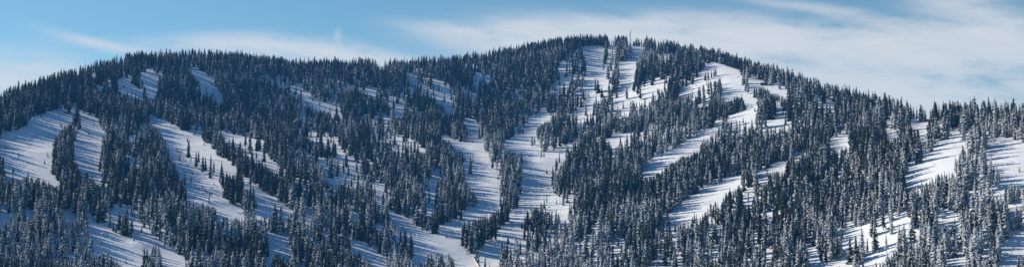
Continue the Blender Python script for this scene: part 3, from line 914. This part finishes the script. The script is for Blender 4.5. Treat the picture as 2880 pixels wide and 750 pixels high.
# ------------------------------------------------------------------ huts
def hut(name, u, v, wpx, hpx, roofm, wallm, label, cat, rz=0.0, flat=False, dy=0.0):
    x, y, z = ground_at(u, v)
    y += dy
    w = wpx * y / F
    h = hpx * y / F
    d = w * .7
    hw = h * (.72 if not flat else .82)
    r = empty(name, (x, y, z), rz)
    tag(r, label, cat)
    MB().box((0, 0, hw / 2 - .5), (w * .9, d * .9, hw + 1)).build('wall', wallm, r)
    rf = MB()
    if flat:
        rf.box((0, 0, hw + (h - hw) / 2), (w, d, h - hw))
    else:
        a, b = w / 2, d / 2
        rf.add([(-a, -b, hw - .1), (a, -b, hw - .1), (a, b, hw - .1), (-a, b, hw - .1), (-a, 0, h), (a, 0, h)],
               [(0, 1, 5, 4), (2, 3, 4, 5), (3, 0, 4), (1, 2, 5), (3, 2, 1, 0)])
    rf.build('roof', roofm, r)
    sn = MB()
    if flat:
        sn.box((0, 0, h + .09), (w * .96, d * .96, .18))
    else:
        sn.add([(-a * .98, b * .98, hw + .05), (a * .98, b * .98, hw + .05), (a * .98, 0, h + .12), (-a * .98, 0, h + .12)], [(0, 1, 2, 3), (3, 2, 1, 0)])
    tag(sn.build('roof_snow', M['snow'], r), kind=None)
    f = -d * .45
    dr = MB().box((w * .12, f - .04, hw * .35), (w * .12, .08, hw * .7)).build('door', M['wood'], r)
    MB().box((w * .16, f - .11, hw * .35), (.08, .06, .15)).build('handle', M['steel'], dr)
    for xx in (-.26, -.08, .3):
        fr = MB().box((w * xx, f - .04, hw * .55), (w * .13, .08, hw * .34)).build('window', M['dark'], r)
        MB().box((w * xx, f - .09, hw * .55), (w * .11, .03, hw * .28)).build('pane', M['glass'], fr)

hut('ski_lodge', 2149, 240, 21, 6.5, M['roof'], M['maroon'], 'low dark red lodge beside the shaded run under the right ridge', 'lodge', -.25)
hut('lift_station', 2617, 322, 24, 8, M['dark'], M['wood'], 'low flat roofed dark lift station on the far right skyline', 'lift station', 0, True, 12)
hut('patrol_hut', 183.5, 320, 9, 6, M['maroon'], M['wood'], 'small maroon roofed hut at the top of the shaded left run', 'hut', .2)
hut('lift_hut', 1541, 603, 8, 6, M['red'], M['wood'], 'small red roofed lift hut at the wood edge beside the central run', 'hut', .3)

# ------------------------------------------------------------------ banners, pads and the tan fence
def banner(u, v, wpx, hpx, mat, label, name='banner', cat='banner', rz=0.0):
    x, y, z = ground_at(u, v)
    w, h = wpx * y / F, hpx * y / F
    r = empty(name, (x, y, z), rz)
    tag(r, label, cat)
    n = 8
    sh = MB()
    vs, fs = [], []
    for k in range(n + 1):
        t = k / n - .5
        b = .18 * math.sin(k * 1.9)
        for zz in (.15, h * .5, h):
            vs.append((w * t, b * (1 if zz == h * .5 else .3), zz))
    for k in range(n):
        for q in range(2):
            fs.append((k * 3 + q, k * 3 + 3 + q, k * 3 + 4 + q, k * 3 + 1 + q))
    sh.add(vs, fs)
    sh.build('cloth', mat, r)
    for s in (-.5, 0, .5):
        MB().tube([(w * s, .08, -.4), (w * s, .08, h + .2)], .05, 6).build('post', M['wood'], r)
banner(189.5, 324, 5, 5, M['red'], 'bright red banner beside the maroon roofed hut')
banner(483, 386, 6, 3, M['yellow'], 'yellow sheet on the shaded terrain park snow')
banner(427, 333, 3, 4, M['red'], 'small red banner at the top of the terrain park run')
banner(1315, 715, 6, 4, M['orange'], 'orange mesh banner left of the tan V shaped fence')
banner(1451, 603, 8, 2.6, M['orange'], 'orange mesh banner across the lower central run')
banner(1455, 630, 9, 1.6, M['tan'], 'thin tan banner across the gully below the orange one')
banner(2076, 219, 4, 2.5, M['orange'], 'upper orange banner at the right edge of the upper run')
banner(2088, 242, 4, 2.5, M['orange'], 'lower orange banner at the right edge of the upper run')
banner(1503, 458, 5, 2, M['tan'], 'tan sheet lying out on the flat top of the central run')

def padded_fence(path_px, hpx):
    P = [Vector(ground_at(u, v)) for u, v in path_px]
    x0 = P[0]
    r = empty('slow_fence', x0)
    tag(r, 'tan padded V shaped fence dividing the gully run at the bottom', 'fence')
    for a, b in zip(P[:-1], P[1:]):
        L = (b - a).length
        nseg = max(2, int(L / 2.6))
        mb = MB()
        d = (b - a).normalized()
        nrm = Vector((-d.y, d.x, 0)).normalized()
        h = hpx * a.y / F
        pp = []
        for k in range(nseg + 1):
            p = a.lerp(b, k / nseg)
            p.z = float(ground(np.array([p.x]), np.array([p.y]))[0])
            pp.append(p - x0)
        for k in range(nseg):
            q0, q1 = pp[k], pp[k].lerp(pp[k + 1], .97)
            vs = []
            for q in (q0, q1):
                vs += [q + nrm * .22 + Vector((0, 0, .1)), q - nrm * .22 + Vector((0, 0, .1)), q - nrm * .14 + Vector((0, 0, h)), q + nrm * .14 + Vector((0, 0, h))]
            mb.add(vs, [(0, 1, 2, 3), (7, 6, 5, 4), (0, 4, 5, 1), (1, 5, 6, 2), (2, 6, 7, 3), (3, 7, 4, 0)])
        mb.build('fence_panel', M['tan'], r)
        for q in pp[::3]:
            MB().tube([q + Vector((0, 0, -.4)), q + Vector((0, 0, h + .3))], .06, 6).build('post', M['wood'], r)
padded_fence([(1352, 709), (1332, 727), (1338, 736), (1346, 748)], 3.4)

# ------------------------------------------------------------------ skiers
def skier_meshes():
    J = {'pel': (0, 0, .92), 'sp': (0, .06, 1.15), 'ch': (0, .12, 1.36), 'nk': (0, .16, 1.5), 'hd': (0, .19, 1.63), 'ht': (0, .2, 1.76)}
    E = [('pel', 'sp'), ('sp', 'ch'), ('ch', 'nk'), ('nk', 'hd'), ('hd', 'ht')]
    R = {'pel': .17, 'sp': .16, 'ch': .19, 'nk': .07, 'hd': .105, 'ht': .07}
    for s, n in ((-1, 'l'), (1, 'r')):
        J.update({n + 'hip': (s * .11, 0, .86), n + 'kn': (s * .13, .14, .50), n + 'an': (s * .14, .0, .12), n + 'to': (s * .14, .2, .07),
                  n + 'sh': (s * .2, .13, 1.4), n + 'el': (s * .3, .12, 1.14), n + 'wr': (s * .32, .36, 1.05), n + 'ha': (s * .32, .45, 1.03)})
        E += [('pel', n + 'hip'), (n + 'hip', n + 'kn'), (n + 'kn', n + 'an'), (n + 'an', n + 'to'), ('ch', n + 'sh'), (n + 'sh', n + 'el'), (n + 'el', n + 'wr'), (n + 'wr', n + 'ha')]
        R.update({n + 'hip': .12, n + 'kn': .085, n + 'an': .085, n + 'to': .065, n + 'sh': .085, n + 'el': .06, n + 'wr': .05, n + 'ha': .055})
    keys = list(J)
    me = bpy.data.meshes.new('skier_body')
    me.from_pydata([J[k] for k in keys], [(keys.index(a), keys.index(b)) for a, b in E], [])
    o = bpy.data.objects.new('skier_body', me)
    col.objects.link(o)
    sk = o.modifiers.new('skin', 'SKIN')
    for i, k in enumerate(keys):
        me.skin_vertices[0].data[i].radius = (R[k], R[k])
    me.skin_vertices[0].data[0].use_root = True
    o.modifiers.new('sub', 'SUBSURF').levels = 1
    dg = bpy.context.evaluated_depsgraph_get()
    out = bpy.data.meshes.new_from_object(o.evaluated_get(dg))
    bpy.data.objects.remove(o)
    return out
BODY = skier_meshes()
JACK = {'red': plain('red_jacket', (.5, .05, .05), .8), 'blue': plain('blue_jacket', (.05, .12, .4), .8), 'black': plain('black_jacket', (.02, .02, .025), .8), 'orange': plain('orange_jacket', (.7, .22, .04), .8)}
def body_for(colour):
    me = BODY.copy()
    me.name = 'skier_body'
    me.materials.clear()
    for m in (M['black'], JACK[colour], M['skin']):
        me.materials.append(m)
    for p in me.polygons:
        z = p.center.z
        p.material_index = 0 if z < .93 else (2 if 1.52 < z < 1.66 and p.center.y > .2 else 1)
        p.use_smooth = True
    return me
BODIES = {c: body_for(c) for c in JACK}
first = {}
def skier(u, v, colour, rz, label):
    x, y, z = ground_at(u, v)
    if colour in first:
        r = copy_tree(first[colour])
        r.location = (x, y, z); r.rotation_euler = (0, 0, rz)
    else:
        r = empty('person', (x, y, z), rz)
        first[colour] = r
        part('body', BODIES[colour], r)
        hm = MB()
        hm.tube([(0, .17, 1.64), (0, .18, 1.70), (0, .19, 1.77), (0, .2, 1.81)], [.128, .13, .10, .03], 12)
        hm.build('helmet', M['black'], r, True)
        for s in (-1, 1):
            MB().add_ski(s).build('ski', M['dark'], r)
            MB().tube([(s * .33, .45, 1.08), (s * .42, .1, .05)], .012, 6).build('ski_pole', M['steel'], r)
    tag(r, label, 'person', 'skiers out on the runs')
def add_ski(self, s):
    self.box((s * .14, .1, .02), (.09, 1.35, .03))
    self.tube([(s * .14, .77, .02), (s * .14, .86, .05), (s * .14, .93, .12)], [.045, .04, .015], 6)
    return self
MB.add_ski = add_ski
for u, v, c, w in (
 (2041.5, 189, 'black', 'top of the upper right run below skyline firs'), (2053, 200, 'red', 'left of two high on the upper right run'), (2057, 200.5, 'blue', 'right of two high on the upper right run'),
 (2057.5, 234, 'blue', 'in the middle of the upper right run'), (2057, 252, 'red', 'low in the middle of the upper right run'), (2172, 247, 'black', 'left one on the shaded traverse by the lodge'), (2186.5, 252, 'black', 'right one on the shaded traverse by the lodge'),
 (1491, 456, 'red', 'left of the tan sheet on the central run'), (1478.5, 464, 'black', 'at the left edge of the flat central top'), (1540, 436, 'black', 'below the thin trees above the central run'), (1493.5, 439, 'blue', 'near the snow rim above the central run'),
 (1486.5, 553, 'black', 'at the left side of the lower central run'), (1485, 545, 'orange', 'just uphill on the left of the lower central run'), (1522, 538, 'black', 'on the striped snow of the central run'), (1505, 558, 'orange', 'in the middle of the lower central run'),
 (1442, 635, 'black', 'left one of the three below the tan banner'), (1446, 635, 'blue', 'middle one of the three below the tan banner'), (1451, 639, 'red', 'lowest of the three below the tan banner'), (1292, 728, 'black', 'on the gully snow left of the tan fence'), (1367.5, 605, 'black', 'alone on the shaded slope above the fence clump'),
 (2681, 377, 'black', 'beside the trees on the far right run'), (2700, 382, 'red', 'at the wood edge above the far right run'), (2662, 412, 'blue', 'in the middle of the far right run'), (2683, 412, 'black', 'right one amid the far right run'),
 (175, 325, 'black', 'beside the maroon roofed hut'), (160.5, 331, 'black', 'left of the maroon roofed hut on the shaded run'), (141.5, 344, 'blue', 'upper part of the wide shaded left run'), (156.5, 337, 'red', 'below the maroon roofed hut on the shaded run'),
 (471, 369, 'black', 'beside the kicker of the terrain park'), (572, 423, 'blue', 'left one on the bright park slope'), (576, 423, 'orange', 'right one on the bright park slope')):
    skier(u, v, c, random.uniform(0, 6.28), f'skier in {c} jacket, {w}')
# ------------------------------------------------------------------ sun, sky and cirrus
SUN_EL, SUN_LEFT = math.radians(26), math.radians(62)      # sun stands to the left, beyond the ridge
sd = Vector((-math.sin(SUN_LEFT) * math.cos(SUN_EL), math.cos(SUN_LEFT) * math.cos(SUN_EL), math.sin(SUN_EL)))
L = bpy.data.lights.new('sun', 'SUN')
L.energy = 6.0
L.angle = math.radians(.5)
L.color = (1.0, .93, .80)
lo = bpy.data.objects.new('sun', L)
lo.rotation_euler = sd.to_track_quat('Z', 'Y').to_euler()
lo.location = sd * 900
col.objects.link(lo)

world = bpy.data.worlds.new('World')
scene.world = world
world.use_nodes = True
nt = world.node_tree
for x in list(nt.nodes):
    nt.nodes.remove(x)
out = nd(nt, 'ShaderNodeOutputWorld')
bg = nd(nt, 'ShaderNodeBackground')
SKY_TINT = (.76, 1.03, 1.0, 1.0)
sky = nd(nt, 'ShaderNodeTexSky', sky_type='NISHITA')
sky.sun_disc = False
sky.sun_elevation = SUN_EL
sky.sun_rotation = -SUN_LEFT
sky.altitude = 2000
sky.air_density = 1.0
sky.dust_density = .4
sky.ozone_density = 2.0
tc = nd(nt, 'ShaderNodeTexCoord')
sp = nd(nt, 'ShaderNodeSeparateXYZ')
put(nt, sp.inputs[0], tc.outputs['Generated'])
yy = mth(nt, 'MAXIMUM', sp.outputs[1], .05)
az = mth(nt, 'DIVIDE', sp.outputs[0], yy)
el = mth(nt, 'DIVIDE', sp.outputs[2], yy)
cu = mth(nt, 'MULTIPLY_ADD', az, F / 1000, 1.44)           # thousandths of the view's width, as an angle round the horizon
cv = mth(nt, 'MULTIPLY_ADD', el, -F / 1000, .65)
cmb = nd(nt, 'ShaderNodeCombineXYZ')
put(nt, cmb.inputs[0], mth(nt, 'MULTIPLY', mth(nt, 'ADD', cu, mth(nt, 'MULTIPLY', cv, .6)), 2.6))
put(nt, cmb.inputs[1], mth(nt, 'MULTIPLY', mth(nt, 'SUBTRACT', cv, mth(nt, 'MULTIPLY', cu, .12)), 12.0))
streak = noise(nt, cmb.outputs[0], 1.0, 9, .64)
cm2 = nd(nt, 'ShaderNodeCombineXYZ')
put(nt, cm2.inputs[0], mth(nt, 'MULTIPLY', cu, 1.6)); put(nt, cm2.inputs[1], mth(nt, 'MULTIPLY', cv, 4.0)); cm2.inputs[2].default_value = 4.7
broad = noise(nt, cm2.outputs[0], 1.0, 4, .5)
wv = mth(nt, 'ADD', cv, mth(nt, 'MULTIPLY', mth(nt, 'SUBTRACT', broad, .5), .07))
CLOUDS = [(60, 215, 190, 60, 0, 1.0), (300, 122, 150, 13, 14, .55), (420, 150, 200, 18, 10, .4), (640, 128, 200, 30, 2, .85), (860, 142, 200, 32, 6, .95), (1060, 165, 150, 20, 5, .7), (945, 98, 10, 20, 0, .3),
          (1320, 95, 150, 26, 10, .75), (1520, 110, 220, 55, 0, .85), (1900, 105, 330, 55, 1, 1.0), (2350, 120, 360, 55, 4, 1.15), (2720, 150, 300, 90, 0, .9),
          (2150, 205, 500, 60, 8, .6), (2700, 260, 330, 60, 0, .6), (2560, 320, 420, 70, 2, .8), (2760, 30, 190, 60, 25, .7), (2300, 12, 220, 16, 10, .4), (1650, 60, 300, 18, -3, .4)]
tot = None
for u0, v0, ru, rv, an, amp in CLOUDS:
    c, s = math.cos(math.radians(an)), math.sin(math.radians(an))
    du = mth(nt, 'SUBTRACT', cu, u0 / 1000)
    dv = mth(nt, 'SUBTRACT', wv, v0 / 1000)
    a = mth(nt, 'ADD', mth(nt, 'MULTIPLY', du, c * 1000 / ru), mth(nt, 'MULTIPLY', dv, s * 1000 / ru))
    b = mth(nt, 'ADD', mth(nt, 'MULTIPLY', du, -s * 1000 / rv), mth(nt, 'MULTIPLY', dv, c * 1000 / rv))
    d = mth(nt, 'ADD', mth(nt, 'MULTIPLY', a, a), mth(nt, 'MULTIPLY', b, b))
    g = mth(nt, 'MULTIPLY', mth(nt, 'POWER', 2.718, mth(nt, 'MULTIPLY', d, -1.0)), amp)
    tot = g if tot is None else mth(nt, 'ADD', tot, g)
dens = mth(nt, 'MULTIPLY', tot, mth(nt, 'MAXIMUM', mth(nt, 'MULTIPLY_ADD', streak, 4.6, -1.35), 0.0))
dens = mth(nt, 'MULTIPLY', dens, ramp(nt, sp.outputs[1], .3, .7))
dens = mth(nt, 'MULTIPLY', mth(nt, 'SUBTRACT', 1.0, mth(nt, 'POWER', 2.718, mth(nt, 'MULTIPLY', dens, -1.8))), .92)
tint = nd(nt, 'ShaderNodeMix', data_type='RGBA', blend_type='MULTIPLY')
tint.inputs[0].default_value = 1.0
put(nt, tint.inputs[6], sky.outputs[0])
tint.inputs[7].default_value = SKY_TINT
final = mixc(nt, dens, tint.outputs[2], (7.5, 7.65, 7.8))
deep = mixc(nt, ramp(nt, sp.outputs[2], .20, .60), (1, 1, 1), (.46, .68, 1.0))     # mountain sky darkens towards the zenith
dk = nd(nt, 'ShaderNodeMix', data_type='RGBA', blend_type='MULTIPLY')
dk.inputs[0].default_value = 1.0
put(nt, dk.inputs[6], final)
put(nt, dk.inputs[7], deep)
put(nt, bg.inputs['Color'], dk.outputs[2])
bg.inputs['Strength'].default_value = .1
nt.links.new(bg.outputs[0], out.inputs[0])

# ------------------------------------------------------------------ camera and render settings
cam = bpy.data.cameras.new('camera')
cam.sensor_width = 36.0
cam.lens = F / W * 36.0
cam.clip_start = 1.0
cam.clip_end = 60000.0
co = bpy.data.objects.new('camera', cam)
co.location = (0, 0, 0)
co.rotation_euler = (math.pi / 2 + PITCH, 0, 0)
col.objects.link(co)
scene.camera = co
scene.view_settings.view_transform = 'Standard'
scene.view_settings.look = 'None'
scene.view_settings.exposure = 0
scene.cycles.max_bounces = 5
scene.cycles.diffuse_bounces = 3
scene.cycles.use_denoising = False
